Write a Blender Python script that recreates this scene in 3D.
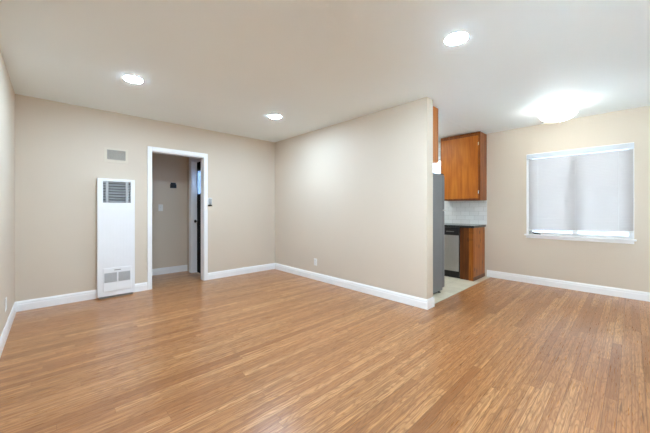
import bpy, bmesh, math, random
from mathutils import Vector, Matrix
random.seed(7)
S = bpy.context.scene
C = S.collection
for o in list(bpy.data.objects):
    bpy.data.objects.remove(o)

# ------------------------------------------------------------------ camera
CAM_H = 1.1477
cd = bpy.data.cameras.new('camera')
cd.sensor_width = 36.0
cd.lens = 289.15 / 650 * 36.0
cd.shift_y = -7.17 / 650
cd.clip_start = 0.02
cam = bpy.data.objects.new('camera', cd)
cam.location = (0, 0, CAM_H)
cam.rotation_euler = (math.radians(90), 0, math.radians(-43.283))
C.objects.link(cam)
S.camera = cam

# ------------------------------------------------------------------ world, exposure
DOWNLIGHT = 100.0       # lens emission of the recessed lamps
DOME = 4.0            # glowing glass bowl
SUN = 34.0
SKY = 2.6
w = bpy.data.worlds.new('sky')
S.world = w
w.use_nodes = True
wn = w.node_tree.nodes
wl = w.node_tree.links
bg = wn['Background']
wtc = wn.new('ShaderNodeTexCoord')
wsep = wn.new('ShaderNodeSeparateXYZ')
wramp = wn.new('ShaderNodeValToRGB')
wramp.color_ramp.elements[0].position = 0.0
wramp.color_ramp.elements[0].color = (0.88, 0.95, 1.0, 1)
wramp.color_ramp.elements[1].position = 0.6
wramp.color_ramp.elements[1].color = (0.78, 0.88, 1.0, 1)
wl.new(wtc.outputs['Generated'], wsep.inputs[0])
wl.new(wsep.outputs['Z'], wramp.inputs[0])
wl.new(wramp.outputs[0], bg.inputs['Color'])
bg.inputs['Strength'].default_value = SKY

sl = bpy.data.lights.new('sun', 'SUN')          # lights the added patio for ceiling bounce; none of it enters directly
sl.energy = SUN
sl.angle = 0.01
sl.color = (0.78, 1.0, 1.22)
sun = bpy.data.objects.new('sun', sl)
sun.rotation_euler = (math.radians(-38), 0, 0)
C.objects.link(sun)

vs = S.view_settings
vs.view_transform = 'Standard'
vs.look = 'None'
vs.gamma = 1.0
vs.use_curve_mapping = False
vs.exposure = 2.0
S.cycles.use_denoising = True
S.cycles.max_bounces = 14
S.cycles.diffuse_bounces = 8
S.cycles.transmission_bounces = 12
S.cycles.sample_clamp_indirect = 8.0

# ------------------------------------------------------------------ measures
XL, XP, XW = -0.309, 3.128, 5.408        # left wall, partition, window wall (inner faces)
YB, YE, YR = 4.734, 1.613, -1.5          # back wall, partition end, rear wall
H = 2.44
PT = 0.142                                # partition thickness
YH = 5.70                                 # hall back wall
XH = 1.83                                 # hall right wall
BT = 0.12                                 # back wall thickness

# ------------------------------------------------------------------ material helpers
def srgb(r, g, b):
    def f(c):
        c /= 255.0
        return c / 12.92 if c <= 0.04045 else ((c + 0.055) / 1.055) ** 2.4
    return (f(r), f(g), f(b), 1.0)

class G:
    """tiny node graph helper"""
    def __init__(self, name):
        self.m = bpy.data.materials.new(name)
        self.m.use_nodes = True
        self.n = self.m.node_tree.nodes
        self.l = self.m.node_tree.links
        self.b = self.n['Principled BSDF']
        self.out = self.n['Material Output']
        self.tc = self.n.new('ShaderNodeTexCoord')
    def put(self, sock, v):
        if isinstance(v, bpy.types.NodeSocket):
            self.l.new(v, sock)
        else:
            sock.default_value = v
    def math(self, op, a, b=0.0, c=None):
        x = self.n.new('ShaderNodeMath'); x.operation = op
        self.put(x.inputs[0], a); self.put(x.inputs[1], b)
        if c is not None: self.put(x.inputs[2], c)
        return x.outputs[0]
    def xyz(self, v):
        x = self.n.new('ShaderNodeSeparateXYZ'); self.put(x.inputs[0], v)
        return x.outputs
    def comb(self, a, b, c):
        x = self.n.new('ShaderNodeCombineXYZ')
        for i, q in enumerate((a, b, c)): self.put(x.inputs[i], q)
        return x.outputs[0]
    def white(self, v):
        x = self.n.new('ShaderNodeTexWhiteNoise'); x.noise_dimensions = '3D'
        self.put(x.inputs['Vector'], v)
        return x.outputs['Value']
    def noise(self, v, scale, detail=3.0, rough=0.5, dist=0.0):
        x = self.n.new('ShaderNodeTexNoise')
        self.put(x.inputs['Vector'], v); x.inputs['Scale'].default_value = scale
        x.inputs['Detail'].default_value = detail; x.inputs['Roughness'].default_value = rough
        x.inputs['Distortion'].default_value = dist
        return x.outputs['Fac']
    def ramp(self, f, stops):
        x = self.n.new('ShaderNodeValToRGB'); self.put(x.inputs[0], f)
        e = x.color_ramp.elements
        while len(e) < len(stops): e.new(0.5)
        for q, (p, c) in zip(e, stops): q.position = p; q.color = c
        return x.outputs[0]
    def mix(self, f, a, b, mode='MIX'):
        x = self.n.new('ShaderNodeMix'); x.data_type = 'RGBA'; x.blend_type = mode
        self.put(x.inputs[0], f); self.put(x.inputs[6], a); self.put(x.inputs[7], b)
        return x.outputs[2]
    def bump(self, hgt, strength=0.1, dist=0.01):
        x = self.n.new('ShaderNodeBump'); x.inputs['Strength'].default_value = strength
        x.inputs['Distance'].default_value = dist
        self.put(x.inputs['Height'], hgt)
        self.l.new(x.outputs[0], self.b.inputs['Normal'])
    def set(self, **k):
        for a, v in k.items():
            self.put(self.b.inputs[a.replace('_', ' ')], v)
        return self.m
    @property
    def P(self): return self.tc.outputs['Object']

def plain(name, col, rough=0.5, metal=0.0, spec=0.5, var=0.04, scale=6.0, bump=0.0, bscale=200.0):
    g = G(name)
    nz = g.noise(g.P, scale)
    c2 = tuple(min(1, x * (1 - var)) for x in col[:3]) + (1,)
    c3 = tuple(min(1, x * (1 + var)) for x in col[:3]) + (1,)
    g.set(Base_Color=g.ramp(nz, [(0.3, c2), (0.7, c3)]), Roughness=rough, Metallic=metal, Specular_IOR_Level=spec)
    if bump: g.bump(g.noise(g.P, bscale, 2.0), bump, 0.003)
    return g.m

WALL = (0.662, 0.578, 0.478, 1)
M = {}
M['wall'] = plain('wall paint', WALL, 0.55, spec=0.3, var=0.012, scale=1.5, bump=0.12, bscale=90)
M['ceiling'] = plain('ceiling paint', (0.86, 0.93, 0.95, 1), 0.6, spec=0.3, var=0.01, scale=1.2, bump=0.12, bscale=60)
M['trim'] = plain('white trim paint', (0.90, 0.905, 0.91, 1), 0.32, var=0.01)
M['heater'] = plain('white enamel', (0.86, 0.87, 0.89, 1), 0.3, var=0.01)
M['heater_grey'] = plain('grey enamel', (0.42, 0.43, 0.44, 1), 0.4)
M['heater_back'] = plain('dark grey sheet', (0.24, 0.24, 0.235, 1), 0.5)
M['fin_grey'] = plain('light grey enamel', (0.56, 0.57, 0.58, 1), 0.4)
M['headrail'] = plain('pale vinyl', (0.60, 0.64, 0.70, 1), 0.4, var=0.01)
M['white_plastic'] = plain('white plastic', (0.80, 0.80, 0.78, 1), 0.35, var=0.01)
M['grey_plastic'] = plain('grey plastic', (0.55, 0.55, 0.56, 1), 0.4)
M['black_plastic'] = plain('black plastic', (0.012, 0.012, 0.013, 1), 0.3)
M['black_paint'] = plain('black door paint', (0.006, 0.007, 0.009, 1), 0.7, spec=0.1)
M['vent'] = plain('vent paint', (0.46, 0.42, 0.35, 1), 0.5)
M['vent_frame'] = plain('vent frame paint', (0.68, 0.61, 0.50, 1), 0.5, var=0.01)
M['chrome'] = plain('chrome', (0.80, 0.79, 0.76, 1), 0.2, metal=1.0, var=0.01)
M['fridge_side'] = plain('grey textured steel', (0.155, 0.162, 0.172, 1), 0.45, bump=0.15, bscale=400)
M['rubber'] = plain('dark rubber', (0.03, 0.03, 0.03, 1), 0.6)
M['facade'] = plain('pale stucco', (0.24, 0.28, 0.34, 1), 0.8, bump=0.2, bscale=40)
M['ground'] = plain('concrete', (0.5, 0.5, 0.48, 1), 0.85)

def m_steel():
    g = G('brushed steel')
    p = g.xyz(g.P)
    v = g.comb(g.math('MULTIPLY', p[0], 60), g.math('MULTIPLY', p[1], 60), g.math('MULTIPLY', p[2], 1.5))
    n = g.noise(v, 6.0, 3.0)
    g.set(Base_Color=g.ramp(n, [(0.3, (0.50, 0.50, 0.50, 1)), (0.7, (0.60, 0.60, 0.60, 1))]), Metallic=0.95,
          Roughness=g.math('MULTIPLY_ADD', n, 0.12, 0.30))
    return g.m
M['steel'] = m_steel()

def m_floor():
    g = G('oak strip flooring')
    p = g.xyz(g.P)
    W_, L_ = 0.057, 1.05
    row = g.math('FLOOR', g.math('DIVIDE', p[1], W_))
    rr = g.white(g.comb(row, 3.7, 1.1))
    xs = g.math('ADD', g.math('DIVIDE', p[0], L_), g.math('MULTIPLY', rr, 17.0))
    col = g.math('FLOOR', xs)
    bid = g.comb(row, col, 0.5)
    r1 = g.white(bid)
    r2 = g.white(g.comb(col, row, 7.5))
    # grain coordinates, different per board
    gx = g.math('ADD', g.math('MULTIPLY', p[0], 1.0), g.math('MULTIPLY', r1, 50.0))
    gy = g.math('ADD', g.math('MULTIPLY', p[1], 1.0), g.math('MULTIPLY', r2, 50.0))
    fine = g.noise(g.comb(g.math('MULTIPLY', gx, 5.0), g.math('MULTIPLY', gy, 170.0), 0.0), 1.0, 4.0, 0.65)
    warp = g.noise(g.comb(g.math('MULTIPLY', gx, 2.2), g.math('MULTIPLY', gy, 16.0), 2.0), 1.0, 2.0, 0.5)
    rings = g.math('SINE', g.math('MULTIPLY', warp, 62.0))
    rings = g.math('MULTIPLY_ADD', rings, 0.5, 0.5)
    rings = g.math('POWER', rings, 3.0)
    base = g.ramp(r1, [(0.0, srgb(160, 106, 64)), (0.15, srgb(184, 129, 82)), (0.45, srgb(195, 140, 91)),
                       (0.8, srgb(206, 152, 101)), (1.0, srgb(220, 168, 116))])
    c = g.mix(g.math('MULTIPLY', rings, 0.52), base, srgb(128, 82, 46))
    c = g.mix(g.ramp(fine, [(0.42, (0, 0, 0, 1)), (0.66, (0.7, 0.7, 0.7, 1))]), c, srgb(120, 78, 44))
    streak = g.noise(g.comb(g.math('MULTIPLY', gx, 0.9), g.math('MULTIPLY', gy, 62.0), 5.0), 1.0, 3.0, 0.6)
    c = g.mix(g.ramp(streak, [(0.44, (0, 0, 0, 1)), (0.68, (0.85, 0.85, 0.85, 1))]), c, srgb(140, 90, 52))
    big = g.noise(g.comb(g.math('MULTIPLY', p[0], 0.8), g.math('MULTIPLY', p[1], 1.6), 0.0), 1.0, 2.0)
    c = g.mix(g.ramp(big, [(0.35, (0, 0, 0, 1)), (0.7, (0.25, 0.25, 0.25, 1))]), c, srgb(184, 118, 70))
    mark = g.noise(g.comb(g.math('MULTIPLY', gx, 3.2), g.math('MULTIPLY', gy, 48.0), 11.0), 1.0, 2.0, 0.5)
    c = g.mix(g.ramp(mark, [(0.68, (0, 0, 0, 1)), (0.75, (0.75, 0.75, 0.75, 1))]), c, srgb(96, 62, 38))
    # joints
    fy = g.math('FRACT', g.math('DIVIDE', p[1], W_))
    ey = g.math('MINIMUM', fy, g.math('SUBTRACT', 1.0, fy))
    fx = g.math('FRACT', xs)
    ex = g.math('MULTIPLY', g.math('MINIMUM', fx, g.math('SUBTRACT', 1.0, fx)), L_ / W_)
    e = g.math('MINIMUM', ey, g.math('MULTIPLY', ex, 2.0))
    gap = g.math('LESS_THAN', e, 0.022)
    c = g.mix(g.math('MULTIPLY', gap, 0.6), c, srgb(82, 50, 28))
    rough = g.math('MULTIPLY_ADD', fine, 0.14, 0.22)
    g.set(Base_Color=c, Roughness=rough, Specular_IOR_Level=0.5, Coat_Weight=0.10, Coat_Roughness=0.16)
    g.bump(g.math('SUBTRACT', g.math('MULTIPLY', fine, 0.15), gap), 0.06, 0.002)
    return g.m
M['floor'] = m_floor()

def m_wood(name, lo, mid, hi, axis=2, knots=0.0, planks=0.0, plank_axis=0):
    g = G(name)
    p = g.xyz(g.P)
    sc = [26.0, 26.0, 26.0]; sc[axis] = 1.6
    off = 0.0
    if planks:
        idx = g.math('FLOOR', g.math('DIVIDE', p[plank_axis], planks))
        off = g.math('MULTIPLY', g.white(g.comb(idx, 2.0, 5.0)), 30.0)
    v = g.comb(*[g.math('ADD', g.math('MULTIPLY', p[i], sc[i]), off) for i in range(3)])
    n = g.noise(v, 1.0, 5.0, 0.6, 0.6)
    s2 = [5.0, 5.0, 5.0]; s2[axis] = 0.7
    v2 = g.comb(*[g.math('ADD', g.math('MULTIPLY', p[i], s2[i]), off) for i in range(3)])
    n2 = g.noise(v2, 1.0, 2.0, 0.5, 0.4)
    rings = g.math('MULTIPLY_ADD', g.math('SINE', g.math('MULTIPLY', n2, 46.0)), 0.5, 0.5)
    c = g.ramp(n, [(0.25, lo), (0.5, mid), (0.78, hi)])
    c = g.mix(g.math('MULTIPLY', rings, 0.28), c, lo)
    if knots:
        vo = g.n.new('ShaderNodeTexVoronoi'); vo.inputs['Scale'].default_value = 1.0
        s3 = [11.0, 0.001, 11.0] if planks else [3.0, 9.0, 9.0]; s3[axis] = 5.0
        g.put(vo.inputs['Vector'], g.comb(*[g.math('ADD', g.math('MULTIPLY', p[i], s3[i]), off) for i in range(3)]))
        k = g.ramp(vo.outputs['Distance'], [(0.12, (1, 1, 1, 1)), (0.24, (0, 0, 0, 1))])
        c = g.mix(g.math('MULTIPLY', k, knots), c, srgb(66, 30, 12))
    g.set(Base_Color=c, Roughness=0.40, Specular_IOR_Level=0.3, Coat_Weight=0.04, Coat_Roughness=0.2)
    return g.m
M['cab'] = m_wood('honey birch ply', srgb(152, 80, 22), srgb(186, 108, 34), srgb(204, 128, 46))
M['cab_dark'] = m_wood('shaded frame wood', srgb(98, 48, 14), srgb(130, 70, 24), srgb(156, 90, 36))  # darker copy of the cabinet wood, door shadow painted into its colour
M['pine'] = m_wood('knotty pine', srgb(108, 54, 14), srgb(156, 88, 26), srgb(192, 118, 42), knots=1.0, planks=0.14)
M['pine_front'] = m_wood('shaded pine frame', srgb(64, 32, 10), srgb(100, 53, 18), srgb(132, 76, 28), knots=0.7)  # darker pine, shade of the unlit kitchen painted into its colour

def m_granite():
    g = G('dark green granite')
    n = g.noise(g.P, 140.0, 2.0, 0.7)
    g.set(Base_Color=g.ramp(n, [(0.35, (0.012, 0.016, 0.016, 1)), (0.62, (0.035, 0.042, 0.040, 1)), (0.75, (0.14, 0.15, 0.14, 1))]),
          Roughness=0.15)
    return g.m
M['granite'] = m_granite()

def m_subway():
    g = G('white subway tile')
    p = g.xyz(g.P)
    TH, TW = 0.0762, 0.1524
    rz = g.math('DIVIDE', g.math('SUBTRACT', p[2], 0.886), TH)
    row = g.math('FLOOR', rz)
    half = g.math('MULTIPLY', g.math('MODULO', row, 2.0), 0.5)
    cy = g.math('ADD', g.math('DIVIDE', p[1], TW), half)
    fz = g.math('FRACT', rz); fy = g.math('FRACT', cy)
    ez = g.math('MULTIPLY', g.math('MINIMUM', fz, g.math('SUBTRACT', 1.0, fz)), TH)
    ey = g.math('MULTIPLY', g.math('MINIMUM', fy, g.math('SUBTRACT', 1.0, fy)), TW)
    e = g.math('MINIMUM', ez, ey)
    grout = g.math('LESS_THAN', e, 0.0018)
    r = g.white(g.comb(g.math('FLOOR', cy), row, 1.0))
    tile = g.ramp(r, [(0, (0.76, 0.77, 0.76, 1)), (1, (0.83, 0.84, 0.83, 1))])
    g.set(Base_Color=g.mix(grout, tile, (0.50, 0.50, 0.48, 1)), Roughness=g.math('MULTIPLY_ADD', grout, 0.6, 0.12))
    g.bump(g.ramp(e, [(0.0, (0, 0, 0, 1)), (0.006, (1, 1, 1, 1))]), 0.3, 0.003)
    return g.m
M['subway'] = m_subway()

def m_vinyl():
    g = G('cream floor tile')
    p = g.xyz(g.P)
    T = 0.305
    u = g.math('DIVIDE', p[0], T); v = g.math('DIVIDE', g.math('SUBTRACT', p[1], 1.64), T)
    fu, fv = g.math('FRACT', u), g.math('FRACT', v)
    e = g.math('MINIMUM', g.math('MINIMUM', fu, g.math('SUBTRACT', 1.0, fu)), g.math('MINIMUM', fv, g.math('SUBTRACT', 1.0, fv)))
    grout = g.math('LESS_THAN', e, 0.010)
    n = g.noise(g.P, 9.0, 4.0, 0.6)
    r = g.white(g.comb(g.math('FLOOR', u), g.math('FLOOR', v), 1.0))
    c = g.ramp(g.math('MULTIPLY_ADD', r, 0.3, g.math('MULTIPLY', n, 0.7)), [(0.25, srgb(200, 190, 168)), (0.75, srgb(224, 216, 196))])
    g.set(Base_Color=g.mix(g.math('MULTIPLY', grout, 0.6), c, srgb(165, 155, 135)), Roughness=0.35)
    return g.m
M['vinyl'] = m_vinyl()

def m_emit(name, col, strength):
    g = G(name)
    g.set(Base_Color=(0.8, 0.8, 0.8, 1), Emission_Color=col, Emission_Strength=strength, Roughness=0.4)
    return g.m
M['lens'] = m_emit('glowing lamp lens', (0.755, 1.01, 1.26, 1), DOWNLIGHT)
M['bowl'] = m_emit('glowing frosted glass', (0.94, 0.97, 0.92, 1), DOME)
M['kitchen_fill'] = m_emit('kitchen fill diffuser', (0.90, 1.0, 1.0, 1), DOME)  # glow of the added kitchen light

def m_slat():
    g = G('white translucent vinyl slat')
    d = g.n.new('ShaderNodeBsdfDiffuse'); d.inputs[0].default_value = (0.82, 0.82, 0.82, 1)
    t = g.n.new('ShaderNodeBsdfTranslucent'); t.inputs[0].default_value = (0.66, 0.605, 0.575, 1)
    mx = g.n.new('ShaderNodeMixShader'); mx.inputs[0].default_value = 0.6
    g.l.new(d.outputs[0], mx.inputs[1]); g.l.new(t.outputs[0], mx.inputs[2])
    g.l.new(mx.outputs[0], g.out.inputs['Surface'])
    return g.m
M['slat'] = m_slat()

def m_glass():
    g = G('window glass')
    a = g.n.new('ShaderNodeBsdfTransparent'); a.inputs[0].default_value = (0.93, 0.96, 0.97, 1)
    b = g.n.new('ShaderNodeBsdfGlossy'); b.inputs['Roughness'].default_value = 0.02
    fr = g.n.new('ShaderNodeFresnel'); fr.inputs[0].default_value = 1.45
    mx = g.n.new('ShaderNodeMixShader')
    g.l.new(fr.outputs[0], mx.inputs[0]); g.l.new(a.outputs[0], mx.inputs[1]); g.l.new(b.outputs[0], mx.inputs[2])
    g.l.new(mx.outputs[0], g.out.inputs['Surface'])
    return g.m
M['glass'] = m_glass()
g = G('frosted glass')
tb = g.n.new('ShaderNodeBsdfTranslucent'); tb.inputs[0].default_value = (0.19, 0.235, 0.31, 1)
g.l.new(tb.outputs[0], g.out.inputs['Surface'])
M['frosted'] = g.m

# ------------------------------------------------------------------ mesh helpers
def box(bm, x0, x1, y0, y1, z0, z1, bev=0.0):
    t = bmesh.new()
    bmesh.ops.create_cube(t, size=1.0)
    for v in t.verts:
        v.co = Vector((x0 + (v.co.x + .5) * (x1 - x0), y0 + (v.co.y + .5) * (y1 - y0), z0 + (v.co.z + .5) * (z1 - z0)))
    if bev:
        bmesh.ops.bevel(t, geom=list(t.edges), offset=bev, segments=2, profile=0.5, affect='EDGES')
    tmp = bpy.data.meshes.new('t'); t.to_mesh(tmp); t.free()
    bm.from_mesh(tmp); bpy.data.meshes.remove(tmp)
    return bm

def lathe(bm, prof, axis_o, n=40, ax='z'):
    """revolve (r, h) profile; ax gives the axis direction"""
    rings = []
    for r, hh in prof:
        ring = []
        for i in range(n):
            a = 2 * math.pi * i / n
            c, s = r * math.cos(a), r * math.sin(a)
            p = {'z': (c, s, hh), 'y': (c, hh, s), 'x': (hh, c, s)}[ax]
            ring.append(bm.verts.new(Vector(p) + Vector(axis_o)))
        rings.append(ring)
    for a, b in zip(rings, rings[1:]):
        for i in range(n):
            bm.faces.new((a[i], a[(i + 1) % n], b[(i + 1) % n], b[i]))
    for ring in (rings[0], rings[-1]):
        try: bm.faces.new(ring)
        except ValueError: pass
    bmesh.ops.recalc_face_normals(bm, faces=list(bm.faces))
    return bm

def prism(bm, prof, p0, p1, nrm):
    """extrude a (out, up) profile from p0 to p1; nrm = outward horizontal direction"""
    nrm = Vector(nrm)
    a = [bm.verts.new(Vector(p0) + nrm * o + Vector((0, 0, u))) for o, u in prof]
    b = [bm.verts.new(Vector(p1) + nrm * o + Vector((0, 0, u))) for o, u in prof]
    k = len(prof)
    for i in range(k):
        bm.faces.new((a[i], a[(i + 1) % k], b[(i + 1) % k], b[i]))
    bm.faces.new(a); bm.faces.new(list(reversed(b)))
    bmesh.ops.recalc_face_normals(bm, faces=list(bm.faces))
    return bm

def obj(name, bm, mat, parent=None, smooth=False):
    me = bpy.data.meshes.new(name)
    bm.to_mesh(me); bm.free()
    me.materials.append(M[mat] if isinstance(mat, str) else mat)
    if smooth:
        for p in me.polygons: p.use_smooth = True
    o = bpy.data.objects.new(name, me)
    C.objects.link(o)
    if parent is not None:
        o.parent = parent
        o.matrix_parent_inverse = Matrix.Translation(-Vector(parent.location)) if parent.type == 'EMPTY' else Matrix.Identity(4)
    return o

def bx(name, mat, parent, *b, bev=0.0):
    bm = bmesh.new()
    if isinstance(b[0], (list, tuple)):
        for q in b: box(bm, *q, bev=bev)
    else:
        box(bm, *b, bev=bev)
    return obj(name, bm, mat, parent)

def struct(name, bm, mat):
    o = obj(name, bm, mat); o['kind'] = 'structure'; return o

def thing(name, label, cat, loc, group=None):
    o = bpy.data.objects.new(name, None); C.objects.link(o)
    o.location = loc; o.empty_display_size = 0.1
    o['label'] = label; o['category'] = cat
    if group: o['group'] = group
    return o

def copy_tree(o, parent=None):
    c = o.copy(); C.objects.link(c)
    if parent is not None: c.parent = parent
    for ch in list(o.children): copy_tree(ch, c)
    return c

B = bmesh.new
def boxes(*bs):
    bm = B()
    for b in bs: box(bm, *b)
    return bm

# ------------------------------------------------------------------ room shell
YK = 4.734                                # kitchen far wall
struct('floor', boxes((XL - .15, XW + .15, YR - .15, 1.64, -0.1, 0), (XL - .15, XP + .02, 1.64, YB + .06, -0.1, 0),
                      (XL - .15, XH + .12, YB + .06, YH + .12, -0.1, 0)), 'floor')
struct('floor_kitchen', boxes((XP + .02, XW + .15, 1.64, YK + .06, -0.1, 0.003)), 'vinyl')
struct('ceiling', boxes((XL - .15, XW + .15, YR - .15, YB + BT, H, H + .1), (XL - .15, XH + .12, YB + BT, YH + .12, H, H + .1)), 'ceiling')
struct('ceiling_kitchen', boxes((XP + PT, XW, 1.815, YK, H - .003, H)), 'ceiling')
LY0, LY1, LZ0, LZ1 = -1.44, -0.15, 0.12, 2.2     # unseen window added beside the camera to brighten the ceiling
struct('wall_left', boxes((XL - .15, XL, YR - .15, LY0, 0, H), (XL - .15, XL, LY1, YH + .12, 0, H),
                          (XL - .15, XL, LY0, LY1, 0, LZ0), (XL - .15, XL, LY0, LY1, LZ1, H)), 'wall')
DX0, DX1, DZ = 1.025, 1.788, 1.995        # doorway
struct('wall_back', boxes((XL, DX0, YB, YB + BT, 0, H), (DX1, XW + .15, YB, YB + BT, 0, H), (DX0, DX1, YB, YB + BT, DZ, H)), 'wall')
struct('wall_partition', boxes((XP, XP + PT, YE, YB, 0, H)), 'wall')
RX0, RX1, RZ0, RZ1 = 4.6, 5.25, 0.06, 2.15           # unseen window added behind the camera for fill daylight
struct('wall_rear', boxes((XL, RX0, YR - .15, YR, 0, H), (RX1, XW + .15, YR - .15, YR, 0, H), (RX0, RX1, YR - .15, YR, 0, RZ0),
                          (RX0, RX1, YR - .15, YR, RZ1, H)), 'wall')
WY0, WY1, WZ0, WZ1 = -0.005, 1.10, 0.765, 1.975     # living window opening
KY0, KY1, KZ0, KZ1 = 2.47, 3.75, 1.12, 2.12         # kitchen window opening
struct('wall_right', boxes((XW, XW + .15, YR, WY0, 0, H), (XW, XW + .15, WY1, KY0, 0, H), (XW, XW + .15, KY1, YK, 0, H),
                           (XW, XW + .15, WY0, WY1, 0, WZ0), (XW, XW + .15, WY0, WY1, WZ1, H),
                           (XW, XW + .15, KY0, KY1, 0, KZ0), (XW, XW + .15, KY0, KY1, KZ1, H)), 'wall')
# hall behind the doorway
HDY0, HDY1, HDZ = 4.93, 5.455, 2.02
struct('wall_hall_back', boxes((XL, XH + .12, YH, YH + .12, 0, H)), 'wall')
struct('wall_hall_right', boxes((XH, XH + .12, YB + BT, HDY0, 0, H), (XH, XH + .12, HDY1, YH, 0, H), (XH, XH + .12, HDY0, HDY1, HDZ, H)), 'wall')

# baseboards
BBP = [(0, 0), (0.014, 0), (0.014, 0.072), (0.011, 0.080), (0.011, 0.094), (0.006, 0.108), (0.004, 0.114), (0, 0.114)]
def base(name, *runs):
    bm = B()
    for p0, p1, n in runs: prism(bm, BBP, p0, p1, n)
    struct(name, bm, 'trim')
e_ = 0.0136
base('baseboard_left', ((XL, YR, 0), (XL, YB, 0), (1, 0, 0)))
base('baseboard_back', ((XL, YB, 0), (0.981, YB, 0), (0, -1, 0)), ((1.832, YB, 0), (XP, YB, 0), (0, -1, 0)))
base('baseboard_partition', ((XP, YE - e_, 0), (XP, YB, 0), (-1, 0, 0)), ((XP - e_, YE, 0), (XP + PT + e_, YE, 0), (0, -1, 0)),
     ((XP + PT, YE - e_, 0), (XP + PT, YE + .06, 0), (1, 0, 0)))
base('baseboard_right', ((XW, YR, 0), (XW, 1.70, 0), (-1, 0, 0)))
base('baseboard_rear', ((XL, YR, 0), (XW, YR, 0), (0, 1, 0)))
base('baseboard_hall', ((XL, YH, 0), (XH, YH, 0), (0, -1, 0)))

# doorway casing and jamb
def casing(bm, x0, x1, z1, y, out, wid):
    """flat casing round an opening in a wall of constant y"""
    ya, yb = sorted((y, y + out))
    box(bm, x0 - wid, x0, ya, yb, 0, z1 + wid, 0.003)
    box(bm, x1, x1 + wid, ya, yb, 0, z1 + wid, 0.003)
    box(bm, x0, x1, ya, yb, z1, z1 + wid, 0.003)
bm = B()
casing(bm, DX0 + .014, DX1 - .014, DZ - .005, YB, -0.016, 0.058)
box(bm, DX0 - .001, DX0 + .016, YB - .002, YB + BT + .002, 0, DZ)
box(bm, DX1 - .018, DX1 + .001, YB - .002, YB + BT + .002, 0, DZ)
box(bm, DX0, DX1, YB - .002, YB + BT + .002, DZ - .016, DZ)
casing(bm, DX0 + .014, DX1 - .014, DZ - .005, YB + BT, 0.016, 0.050)
struct('trim_1', bm, 'trim')
# side door of the hall: casing and jamb in the right hall wall
bm = B()
box(bm, XH - .016, XH, HDY1, HDY1 + .10, 0, HDZ + .09, 0.003)
box(bm, XH - .016, XH, HDY0 - .06, HDY0, 0, HDZ + .09, 0.003)
box(bm, XH - .016, XH, HDY0, HDY1, HDZ, HDZ + .09, 0.003)
box(bm, XH - .002, XH + .122, HDY1 - .016, HDY1 + .001, 0, HDZ)
box(bm, XH - .002, XH + .122, HDY0 - .001, HDY0 + .016, 0, HDZ)
box(bm, XH - .002, XH + .122, HDY0 + .016, HDY1 - .016, HDZ - .016, HDZ)
struct('trim_2', bm, 'trim')
# black half-glazed door
DPX = XH + .085
ya, yb = HDY0 + .018, HDY1 - .018
bm = boxes((DPX, DPX + .035, ya, yb, 0.008, 1.42), (DPX, DPX + .035, ya, ya + .07, 1.42, HDZ - .018),
           (DPX, DPX + .035, yb - .02, yb, 1.42, HDZ - .018), (DPX, DPX + .035, ya + .07, yb - .02, 1.84, HDZ - .018))
door = struct('door_1', bm, 'black_paint')
d = bx('pane', 'frosted', door, DPX + .001, DPX + .006, ya + .07, yb - .02, 1.42, 1.84)
bm = B()
lathe(bm, [(0.008, 0), (0.024, 0.004), (0.024, 0.010), (0.010, 0.014), (0.010, 0.030), (0.026, 0.040), (0.028, 0.054), (0.018, 0.064), (0.002, 0.066)],
      (0, 0, 0), 20, 'x')
for v in bm.verts: v.co = Vector((DPX - v.co.x, yb - .055 + v.co.y, 0.935 + v.co.z))
k = obj('knob', bm, 'black_plastic', door, True)

# backsplash tiles
struct('wall_backsplash', boxes((XW - .009, XW, 1.70, 4.70, 0.886, 1.30), (XW - .009, XW, 2.38, KY0, 1.30, 2.42),
                                (XW - .009, XW, KY1, 4.70, 1.30, 2.42), (XW - .009, XW, KY0, KY1, KZ1, 2.42)), 'subway')

# windows
def window(n, y0, y1, z0, z1, mid, sill, face=0.0):
    fx0, fx1 = XW + .055, XW + .115
    f = 0.032
    bm = boxes((fx0, fx1, y0, y0 + f, z0, z1), (fx0, fx1, y1 - f, y1, z0, z1),
               (fx0, fx1, y0 + f, y1 - f, z0, z0 + f), (fx0, fx1, y0 + f, y1 - f, z1 - f, z1))
    if mid is not None:
        box(bm, fx0 - .006, fx1 - .01, mid - .028, mid + .028, z0 + f, z1 - f)
    wobj = struct('window_%d' % n, bm, 'trim')
    bx('glass_pane', 'glass', wobj, (fx0 + .028, fx0 + .032, y0 + f, y1 - f, z0 + f, z1 - f))
    return wobj
w1 = window(1, WY0, WY1, WZ0, WZ1, 0.56, True)
w2 = window(2, KY0, KY1, KZ0, KZ1, 3.1, False)
# white casing edge and stool of the living room window
bm = B()
box(bm, XW - .012, XW + .055, WY1, WY1 + .034, WZ0, 2.004, .003)
box(bm, XW - .012, XW + .055, WY0 - .014, WY0, WZ0, 2.004, .003)
box(bm, XW - .012, XW + .055, WY0, WY1, WZ1, 2.004, .003)
struct('trim_3', bm, 'trim')
bm = B()
box(bm, XW - .050, XW + .055, WY0 - .035, WY1 + .055, WZ0 - .024, WZ0, .005)
box(bm, XW - .014, XW, WY0 - .015, WY1 + .040, WZ0 - .062, WZ0 - .024, .003)
struct('trim_4', bm, 'trim')
bm = boxes((XW - .015, XW + .055, KY0 - .05, KY0 + .005, KZ0 - .05, KZ1 + .05), (XW - .015, XW + .055, KY1 - .005, KY1 + .05, KZ0 - .05, KZ1 + .05),
           (XW - .015, XW + .055, KY0, KY1, KZ1 - .005, KZ1 + .05), (XW - .03, XW + .055, KY0, KY1, KZ0 - .03, KZ0 + .005))
struct('trim_5', bm, 'trim')

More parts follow.
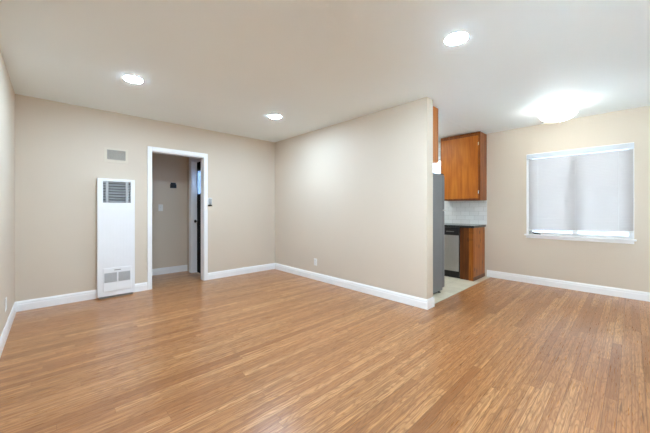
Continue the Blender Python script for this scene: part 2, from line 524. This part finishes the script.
bm = B()
for x0, x1, z0, z1 in ((RX0, RX0 + .05, RZ0, RZ1), (RX1 - .05, RX1, RZ0, RZ1), (4.91, 4.95, RZ0 + .05, RZ1 - .05),
                       (RX0 + .05, RX1 - .05, RZ0, RZ0 + .05), (RX0 + .05, RX1 - .05, RZ1 - .05, RZ1)):
    box(bm, x0, x1, YR - .11, YR - .05, z0, z1)
w3 = struct('window_3', bm, 'trim')  # added out of view for fill daylight
bx('glass_pane', 'glass', w3, RX0 + .05, RX1 - .05, YR - .082, YR - .078, RZ0 + .05, RZ1 - .05)

bm = boxes((XL - .11, XL - .05, LY0, LY0 + .05, LZ0, LZ1), (XL - .11, XL - .05, LY1 - .05, LY1, LZ0, LZ1),
           (XL - .11, XL - .05, LY0 + .05, LY1 - .05, LZ0, LZ0 + .05), (XL - .11, XL - .05, LY0 + .05, LY1 - .05, LZ1 - .05, LZ1))
w4 = struct('window_4', bm, 'trim')  # added out of view, lets ground bounce reach the ceiling
bx('glass_pane', 'glass', w4, XL - .082, XL - .078, LY0 + .05, LY1 - .05, LZ0 + .05, LZ1 - .05)

def portal(loc, rot, sx, sy):
    ld = bpy.data.lights.new('sky_portal', 'AREA'); ld.shape = 'RECTANGLE'; ld.size = sx; ld.size_y = sy
    ld.cycles.is_portal = True
    lo = bpy.data.objects.new('sky_portal', ld); lo.location = loc; lo.rotation_euler = rot; C.objects.link(lo)
portal(((RX0 + RX1) / 2, YR - .16, (RZ0 + RZ1) / 2), (math.radians(90), 0, 0), RX1 - RX0, RZ1 - RZ0)
portal((XW + .16, (WY0 + WY1) / 2, (WZ0 + WZ1) / 2), (math.radians(90), 0, math.radians(90)), WY1 - WY0, WZ1 - WZ0)
portal((XW + .16, (KY0 + KY1) / 2, (KZ0 + KZ1) / 2), (math.radians(90), 0, math.radians(90)), KY1 - KY0, KZ1 - KZ0)

portal((XL - .16, (LY0 + LY1) / 2, (LZ0 + LZ1) / 2), (math.radians(90), 0, math.radians(-90)), LY1 - LY0, LZ1 - LZ0)

# outdoors: ground, added patio and roof, and the pale house next door
struct('ground', boxes((XW + .3, 16, -1.6, 14, -0.6, -0.5), (-12, 18, -16, YR - .16, -0.25, -0.12), (-12, XL - .16, YR - .16, 8, -0.25, -0.12)), 'ground')  # patio and side ground added to bounce sunlight onto the ceiling
struct('added_patio_roof', boxes((-1.5, 7.5, -3.9, YR - .155, 2.36, 2.46)), 'ceiling')  # unseen roof added to keep sky light out of the rear window
bm = boxes((10.2, 10.5, -7, 12, -0.5, 2.7))
for k in range(9):
    box(bm, 10.06, 10.2, 0.2 + k * 0.5, 0.36 + k * 0.5, -0.5, 2.7)
nb = obj('neighbor_house', bm, 'facade')
nb['label'] = 'pale stucco house wall seen faintly beyond the window blind'
nb['category'] = 'building'

# ------------------------------------------------------------------ recessed ceiling lights
def downlight(x, y, label):
    t = thing('recessed_light', label, 'light', (x, y, H), 'recessed ceiling lights')
    bm = B()
    lathe(bm, [(0.078, 0.0), (0.087, 0.0), (0.087, -0.0015), (0.085, -0.0022), (0.0802, -0.0022)], (x, y, H), 48)
    # open the caps: ring only
    big = [f for f in bm.faces if len(f.verts) > 4]
    bmesh.ops.delete(bm, geom=big, context='FACES_ONLY')
    obj('trim_ring', bm, 'white_plastic', t, True)
    bm = B()
    lathe(bm, [(0.0795, -0.001), (0.0795, -0.0035), (0.068, -0.0056), (0.040, -0.0068), (0.004, -0.0072)], (x, y, H), 48)
    obj('lens', bm, 'lens', t, True)
    return t
downlight(0.583, 3.40, 'round recessed ceiling light near the left wall, above the white heater')
downlight(2.255, 3.41, 'round recessed ceiling light nearest the inner corner of the two beige walls')
downlight(2.225, 0.912, 'large looking round recessed ceiling light in front of the partition end, nearest the camera')
downlight(0.583, 0.912, 'unseen round recessed ceiling light added above the camera to help light the room')  # fourth light, unseen, added to brighten the room

# dome ceiling light
dx, dy = 4.64, 0.642
t = thing('dome_ceiling_light', 'glowing white glass dome ceiling light near the window', 'light', (dx, dy, H))
bm = B(); lathe(bm, [(0.15, 0.0), (0.145, -0.030), (0.118, -0.036), (0.112, -0.062)], (dx, dy, H), 48); obj('base_pan', bm, 'white_plastic', t, True)
bm = B()
prof = []
R_, D_ = 0.195, 0.105
for i in range(13):
    a = math.pi / 2 * i / 12
    prof.append((max(R_ * math.cos(a), 0.004), -0.078 - D_ * math.sin(a)))
lathe(bm, [(0.12, -0.058), (0.185, -0.066)] + prof, (dx, dy, H), 56)
obj('glass_bowl', bm, 'bowl', t, True)
bm = B(); lathe(bm, [(0.004, 0.0), (0.012, -0.001), (0.013, -0.006), (0.008, -0.012), (0.009, -0.018), (0.003, -0.024)], (dx, dy, H - .078 - D_ + .002), 20)
obj('finial', bm, 'chrome', t, True)
for k in range(3):
    a = math.radians(225 + 120 * k)
    cx, cy = dx + .196 * math.cos(a), dy + .196 * math.sin(a)
    bm = B()
    bmesh.ops.create_icosphere(bm, subdivisions=2, radius=0.009)
    for v in bm.verts: v.co += Vector((cx, cy, H - .080))
    obj('thumbscrew', bm, 'chrome', t, True)

# ------------------------------------------------------------------ wall heater
hx0, hx1, hy0, hz0, hz1 = 0.413, 0.813, YB - .10, 0.028, 1.545
yb_ = YB - .002
t = thing('wall_heater', 'tall white gas wall furnace with grey louvred top left of the doorway', 'heater', (0.613, YB - .05, 0))
gx0, gx1, gz0, gz1 = 0.468, 0.768, 1.235, 1.512
bm = boxes((hx0, hx1, hy0, yb_, hz0, gz0), (hx0, hx1, hy0, yb_, gz1, hz1), (hx0, gx0, hy0, yb_, gz0, gz1), (gx1, hx1, hy0, yb_, gz0, gz1))
for k in range(9):
    x = hx0 + .055 + k * .036
    box(bm, x, x + .012, hy0 - .0015, hy0 + .002, 0.40, 1.215)
obj('cabinet', bm, 'heater', t)
up = bx('upper_grille', 'heater_back', t, gx0, gx1, hy0 + .045, hy0 + .05, gz0, gz1)
bm = B()
for k in range(8):
    z = gz0 + .02 + k * (gz1 - gz0 - .03) / 7
    q = B(); box(q, gx0 + .002, gx1 - .002, -0.020, 0.020, -0.0015, 0.0015)
    bmesh.ops.rotate(q, verts=q.verts, cent=(0, 0, 0), matrix=Matrix.Rotation(math.radians(35), 3, 'X'))
    bmesh.ops.translate(q, verts=q.verts, vec=(0, hy0 + .024, z))
    tmp = bpy.data.meshes.new('t'); q.to_mesh(tmp); q.free(); bm.from_mesh(tmp); bpy.data.meshes.remove(tmp)
obj('louvre', bm, 'heater_grey', up)
for x in (gx0 + .028, gx1 - .058):
    bx('upright', 'heater_grey', up, x, x + .030, hy0 + .001, hy0 + .010, gz0, gz1)
lx0, lx1, lz0, lz1 = 0.468, 0.772, 0.088, 0.388
ac = bx('access_door', 'heater', t, lx0, lx1, hy0 - .008, hy0, lz0, lz1, bev=.003)
for x0, x1 in ((0.482, 0.612), (0.630, 0.758)):
    gq = bx('lower_grille', 'heater_grey', ac, x0, x1, hy0 - .0095, hy0 - .007, 0.205, 0.325)
    bm = B()
    for k in range(11):
        z = 0.209 + k * .0108
        box(bm, x0 + .002, x1 - .002, hy0 - .0125, hy0 - .0085, z, z + .005)
    obj('fin', bm, 'fin_grey', gq)
bx('finger_pull', 'heater_back', ac, 0.585, 0.655, hy0 - .0095, hy0 - .007, 0.352, 0.362)
bx('base_pan', 'heater_back', t, hx0 + .02, hx1 - .02, hy0 + .015, yb_, 0.0, hz0)

# return air vent above it
t = thing('wall_vent', 'small painted louvred vent on the wall above the heater', 'vent', (0.62, YB, 1.866))
bx('frame', 'vent_frame', t, (0.489, 0.751, YB - .008, YB - .0005, 1.935, 1.963), (0.489, 0.751, YB - .008, YB - .0005, 1.769, 1.808),
   (0.489, 0.520, YB - .008, YB - .0005, 1.808, 1.935), (0.722, 0.751, YB - .008, YB - .0005, 1.808, 1.935))
gr = bx('backing', 'heater_back', t, 0.520, 0.722, YB - .002, YB - .0005, 1.808, 1.935)
bm = B()
for k in range(9):
    z = 1.811 + k * .0138
    box(bm, 0.520, 0.722, YB - .007, YB - .0018, z, z + .008)
obj('louvre', bm, 'vent', gr)

# ------------------------------------------------------------------ switches, thermostat, outlets
def plate(name, label, cat, origin, rotz, kind, group=None):
    """built facing -Y at its origin, then turned"""
    t = thing(name, label, cat, (0, 0, 0), group)
    bx('cover_plate', 'white_plastic', t, -.036, .036, -.006, -.0002, -.058, .058, bev=.0022)
    if kind == 'toggle':
        bx('toggle', 'white_plastic', t, -.006, .006, -.018, -.005, -.004, .016, bev=.001)
        for z in (-.042, .042):
            bm = B(); lathe(bm, [(0.003, -.0065), (0.002, -.0072)], (0, 0, z), 12, 'y'); obj('screw', bm, 'chrome', t)
    else:
        for z in (-.021, .021):
            r = bx('receptacle', 'white_plastic', t, -.016, .016, -.0085, -.005, z - .0145, z + .0145, bev=.002)
            for x in (-.0065, .0065):
                bx('slot', 'black_plastic', r, x - .001, x + .001, -.0088, -.0078, z - .003, z + .006)
        bm = B(); lathe(bm, [(0.003, -.0065), (0.002, -.0072)], (0, 0, 0), 12, 'y'); obj('screw', bm, 'chrome', t)
    t.location = origin
    t.rotation_euler = (0, 0, rotz)
    return t
plate('wall_outlet', 'white wall outlet low on the long beige partition wall', 'outlet', (XP, 3.545, 0.288), math.radians(-90), 'outlet', 'white wall outlets')
plate('wall_outlet', 'white wall outlet low on the left wall at the photo edge', 'outlet', (XL, 3.86, 0.295), math.radians(90), 'outlet', 'white wall outlets')
plate('light_switch', 'white toggle light switch on the hall wall seen through the doorway', 'switch', (1.385, YH, 1.175), 0, 'toggle')

t = thing('thermostat', 'small square black thermostat on the hall wall above the light switch', 'thermostat', (1.587, YH, 1.58))
bx('housing', 'black_plastic', t, 1.536, 1.638, YH - .024, YH - .0005, 1.532, 1.600, bev=.001)
bx('bracket', 'black_plastic', t, 1.546, 1.628, YH - .018, YH - .0005, 1.600, 1.628, bev=.001)

t = thing('wall_control', 'small pale grey box with dark lower edge on the wall right of the doorway', 'control', (1.872, YB, 1.265))
bx('back_plate', 'white_plastic', t, 1.838, 1.906, YB - .006, YB - .0003, 1.225, 1.335, bev=.002)
bx('cover', 'heater_grey', t, 1.850, 1.896, YB - .022, YB - .006, 1.240, 1.325, bev=.003)
bx('lower_edge', 'rubber', t, 1.842, 1.900, YB - .020, YB - .0003, 1.203, 1.222, bev=.002)

# ------------------------------------------------------------------ window blind
bxf = XW - .030
by0, by1 = WY0 - .008, WY1 - .004
t = thing('window_blind', 'closed white horizontal slat blind glowing with daylight', 'blind', (XW - .03, 0.55, 1.99))
bx('headrail', 'headrail', t, XW - .060, XW - .014, by0 - .006, by1 + .022, 1.924, 1.992, bev=.004)
zt, zb0, zb1 = 1.914, 0.835, 0.868        # the bottom edge hangs a little lower on the far side
bm = B()
NS = 51
for i in range(NS):
    f = (i + .5) / NS
    za = zt - f * (zt - zb0); zc = zt - f * (zt - zb1)
    q = B(); box(q, -.0127, .0127, by0, by1, -.0004, .0004)
    bmesh.ops.rotate(q, verts=q.verts, cent=(0, 0, 0), matrix=Matrix.Rotation(math.radians(63 + random.uniform(-2.5, 2.5)), 3, 'Y'))
    for v in q.verts:
        s = (v.co.y - by0) / (by1 - by0)
        v.co.z += za * s + zc * (1 - s)
        v.co.x += bxf
    tmp = bpy.data.meshes.new('t'); q.to_mesh(tmp); q.free(); bm.from_mesh(tmp); bpy.data.meshes.remove(tmp)
obj('slats', bm, 'slat', t)
bm = B(); box(bm, bxf - .012, bxf + .012, by0, by1, -.008, .006, .002)
for v in bm.verts:
    s = (v.co.y - by0) / (by1 - by0)
    v.co.z += (zb0 - .010) * s + (zb1 - .010) * (1 - s)
obj('bottom_rail', bm, 'white_plastic', t)
for y in (0.12, 0.55, 0.98):
    bx('ladder_cord', 'white_plastic', t, bxf - .0145, bxf - .0130, y - .001, y + .001, zb1 - .01, 1.92)
# dark object lying on the stool under the blind
bm = B()
pts = [(1.080, .062), (1.060, .040), (1.030, .018), (0.995, .012), (0.965, .011), (0.945, .011)]
rad = [.005, .009, .0105, .0100, .0095, .005]
rings = []
for (y, z), r in zip(pts, rad):
    rings.append([bm.verts.new((XW - .028 + r * math.cos(a), y, WZ0 + z + r * math.sin(a))) for a in [2 * math.pi * i / 12 for i in range(12)]])
for a, b in zip(rings, rings[1:]):
    for i in range(12): bm.faces.new((a[i], a[(i + 1) % 12], b[(i + 1) % 12], b[i]))
bm.faces.new(rings[0]); bm.faces.new(rings[-1])
bmesh.ops.recalc_face_normals(bm, faces=list(bm.faces))
hd = obj('window_latch', bm, 'rubber', None, True)
hd['label'] = 'small dark piece at the lower left corner of the window, under the blind'
hd['category'] = 'latch'

# ------------------------------------------------------------------ kitchen
# wall cabinet on the window wall
def wall_cabinet(name, label, x_back, x_front, y0, y1, z0, z1, group, body='cab_dark'):
    s = 1 if x_front > x_back else -1        # direction the door faces
    t = thing(name, label, 'cabinet', ((x_back + x_front) / 2, (y0 + y1) / 2, z0), group)
    a, b = sorted((x_back, x_front - s * .019))
    bx('body', body, t, a, b, y0, y1, z0, z1, bev=.0015)
    f0, f1 = sorted((x_front - s * .019, x_front))
    fr = .036
    bx('face_frame', 'cab_dark', t, (f0, f1, y0, y0 + fr, z0, z1), (f0, f1, y1 - fr, y1, z0, z1),
       (f0, f1, y0 + fr, y1 - fr, z0, z0 + fr), (f0, f1, y0 + fr, y1 - fr, z1 - fr * 1.9, z1))
    d0, d1 = sorted((x_front - s * .010, x_front + s * .012))
    dr = bx('door', 'cab', t, d0, d1, y0 + fr - .006, y1 - fr + .020, z0 + fr - .008, z1 - fr * 1.9 + .008, bev=.004)
    for z in (z0 + .13, z1 - .20):
        h0, h1 = sorted((x_front, x_front + s * .016))
        bx('hinge', 'chrome', dr, (h0, h1, y0 + fr - .020, y0 + fr - .006, z - .026, z + .026))
    bm = B()
    lathe(bm, [(.008, 0), (.007, .012), (.015, .020), (.014, .028), (.003, .031)], (0, 0, 0), 20, 'x')
    for v in bm.verts: v.co = Vector((x_front + s * (.012 + v.co.x), y1 - .05 + v.co.y, z0 + .09 + v.co.z))
    obj('knob', bm, 'chrome', dr, True)
    return t
wall_cabinet('wall_cabinet', 'honey brown wooden wall cabinet with a slab door above the white tiles', XW - .001, 5.10, 1.705, 2.37, 1.302, 2.427, 'kitchen wall cabinets')
wall_cabinet('wall_cabinet', 'brown wooden wall cabinet end showing above the refrigerator', XP + PT + .001, 3.570, 1.688, 2.56, 1.735, 2.427, 'kitchen wall cabinets', 'cab')  # lighter body wood stands in for light from the living side

# unseen ceiling light added behind the partition to brighten the kitchen
t = thing('added_kitchen_light', 'flush ceiling light added to brighten the kitchen, hidden behind the partition wall', 'light', (4.2, 3.1, H - .003))
bx('housing', 'white_plastic', t, 4.05, 4.35, 2.5, 3.7, H - .035, H - .0035, bev=.004)
bx('diffuser', 'kitchen_fill', t, 4.06, 4.34, 2.51, 3.69, H - .075, H - .035, bev=.012)

# base cabinet with knotty end panel
CF = 4.875
t = thing('base_cabinet', 'narrow knotty pine base cabinet at the open end of the counter', 'cabinet', (5.14, 1.84, 0))
bx('body', 'pine', t, CF + .018, XW - .002, 1.737, 1.942, 0.003, 0.848, bev=.001)
bx('end_panel', 'pine', t, CF + .030, XW - .016, 1.731, 1.737, 0.06, 0.846)
bx('corner_stile', 'pine', t, CF - .004, CF + .018, 1.732, 1.800, 0.003, 0.848, bev=.002)
bx('front_panel', 'pine_front', t, CF + .004, CF + .018, 1.803, 1.942, 0.003, 0.848, bev=.002)
bx('base_rail', 'pine_front', t, CF - .004, XW - .016, 1.728, 1.733, 0.003, 0.060)

# dishwasher
DY0, DY1 = 1.948, 2.546
t = thing('dishwasher', 'stainless steel dishwasher with black control panel under the counter', 'dishwasher', (5.13, 2.245, 0))
bx('tub', 'black_plastic', t, CF + .03, XW - .03, DY0, DY1, 0.09, 0.848)
dd = bx('door', 'steel', t, CF - .012, CF + .03, DY0 + .010, DY1 - .004, 0.120, 0.712, bev=.005)
bx('side_gap', 'black_plastic', t, CF - .004, CF + .03, DY0, DY0 + .009, 0.06, 0.846)  # black strip standing in for the dark gap beside the door
cp = bx('control_panel', 'black_plastic', t, CF - .016, CF + .03, DY0 + .0095, DY1 - .004, 0.716, 0.846, bev=.004)
bx('display', 'heater_back', cp, CF - .0172, CF - .0155, 2.03, 2.16, 0.772, 0.784)
bx('vent_latch', 'rubber', cp, CF - .0172, CF - .0155, 2.22, 2.36, 0.745, 0.805)
bx('badge', 'grey_plastic', dd, CF - .0132, CF - .0118, 2.045, 2.090, 0.165, 0.178)
bx('toe_kick', 'black_plastic', t, CF + .030, CF + .05, DY0, DY1, 0.003, 0.09)
bx('lower_panel', 'black_plastic', t, CF + .004, CF + .030, DY0 + .0095, DY1 - .004, 0.03, 0.117)

# another base cabinet run further in
t = thing('base_cabinet', 'base cabinet further inside the kitchen past the dishwasher', 'cabinet', (5.14, 3.6, 0))
bx('body', 'cab_dark', t, CF + .018, XW - .002, 2.550, 4.70, 0.003, 0.848)
for k in range(4):
    y = 2.56 + k * .535
    dr = bx('door', 'cab', t, CF, CF + .018, y, y + .525, 0.12, 0.68, bev=.003)
    dw = bx('drawer', 'cab', t, CF, CF + .018, y, y + .525, 0.70, 0.84, bev=.003)

ct = bx('countertop', 'granite', None, CF - .03, XW - .010, 1.712, 4.70, 0.849, 0.886, bev=.006)
ct['label'] = 'dark granite countertop above the dishwasher and pine cabinet'
ct['category'] = 'countertop'

# refrigerator
FX0, FXB, FXF, FY0, FY1 = XP + PT + .02, 3.925, 4.000, 1.795, 2.545
t = thing('refrigerator', 'tall grey refrigerator standing behind the partition wall end', 'refrigerator', (3.6, 2.17, 0))
bx('body', 'fridge_side', t, FX0, FXB, FY0, FY1, 0.035, 1.628, bev=.006)
for z0, z1, nm in ((0.06, 1.128, 'lower_door'), (1.142, 1.622, 'freezer_door')):
    dr = bx(nm, 'fridge_side', t, FXB + .006, FXF - .003, FY0 + .002, FY1 - .002, z0, z1, bev=.012)
    bx('front_panel', 'steel', dr, FXF - .0032, FXF, FY0 + .014, FY1 - .014, z0 + .012, z1 - .012)
    za, zb = (0.55, 1.08) if nm == 'lower_door' else (1.18, 1.50)
    bx('handle', 'steel', dr, (FXF + .030, FXF + .048, FY1 - .075, FY1 - .050, za, zb), (FXF - .002, FXF + .032, FY1 - .072, FY1 - .053, za + .01, za + .035),
       (FXF - .002, FXF + .032, FY1 - .072, FY1 - .053, zb - .035, zb - .01))
bx('gasket', 'rubber', t, FXB, FXB + .007, FY0 + .012, FY1 - .012, 0.07, 1.615)
bx('hinge', 'chrome', t, FXB - .004, FXF - .004, FY0 - .006, FY0 + .05, 1.1292, 1.1408)
bx('top_hinge', 'rubber', t, FXB - .06, FXF - .02, FY0 + .01, FY0 + .05, 1.6275, 1.640)
bx('kick_grille', 'rubber', t, FX0 + .02, FXB - .06, FY0 + .03, FY1 - .03, 0.010, 0.036)
for x in (FX0 + .06, FXB - .05):
    for y in (FY0 + .03, FY1 - .05):
        bm = B(); lathe(bm, [(.022, 0.003), (.022, .012), (.010, .016), (.010, .040)], (x, y, 0), 16); obj('foot', bm, 'rubber', t)
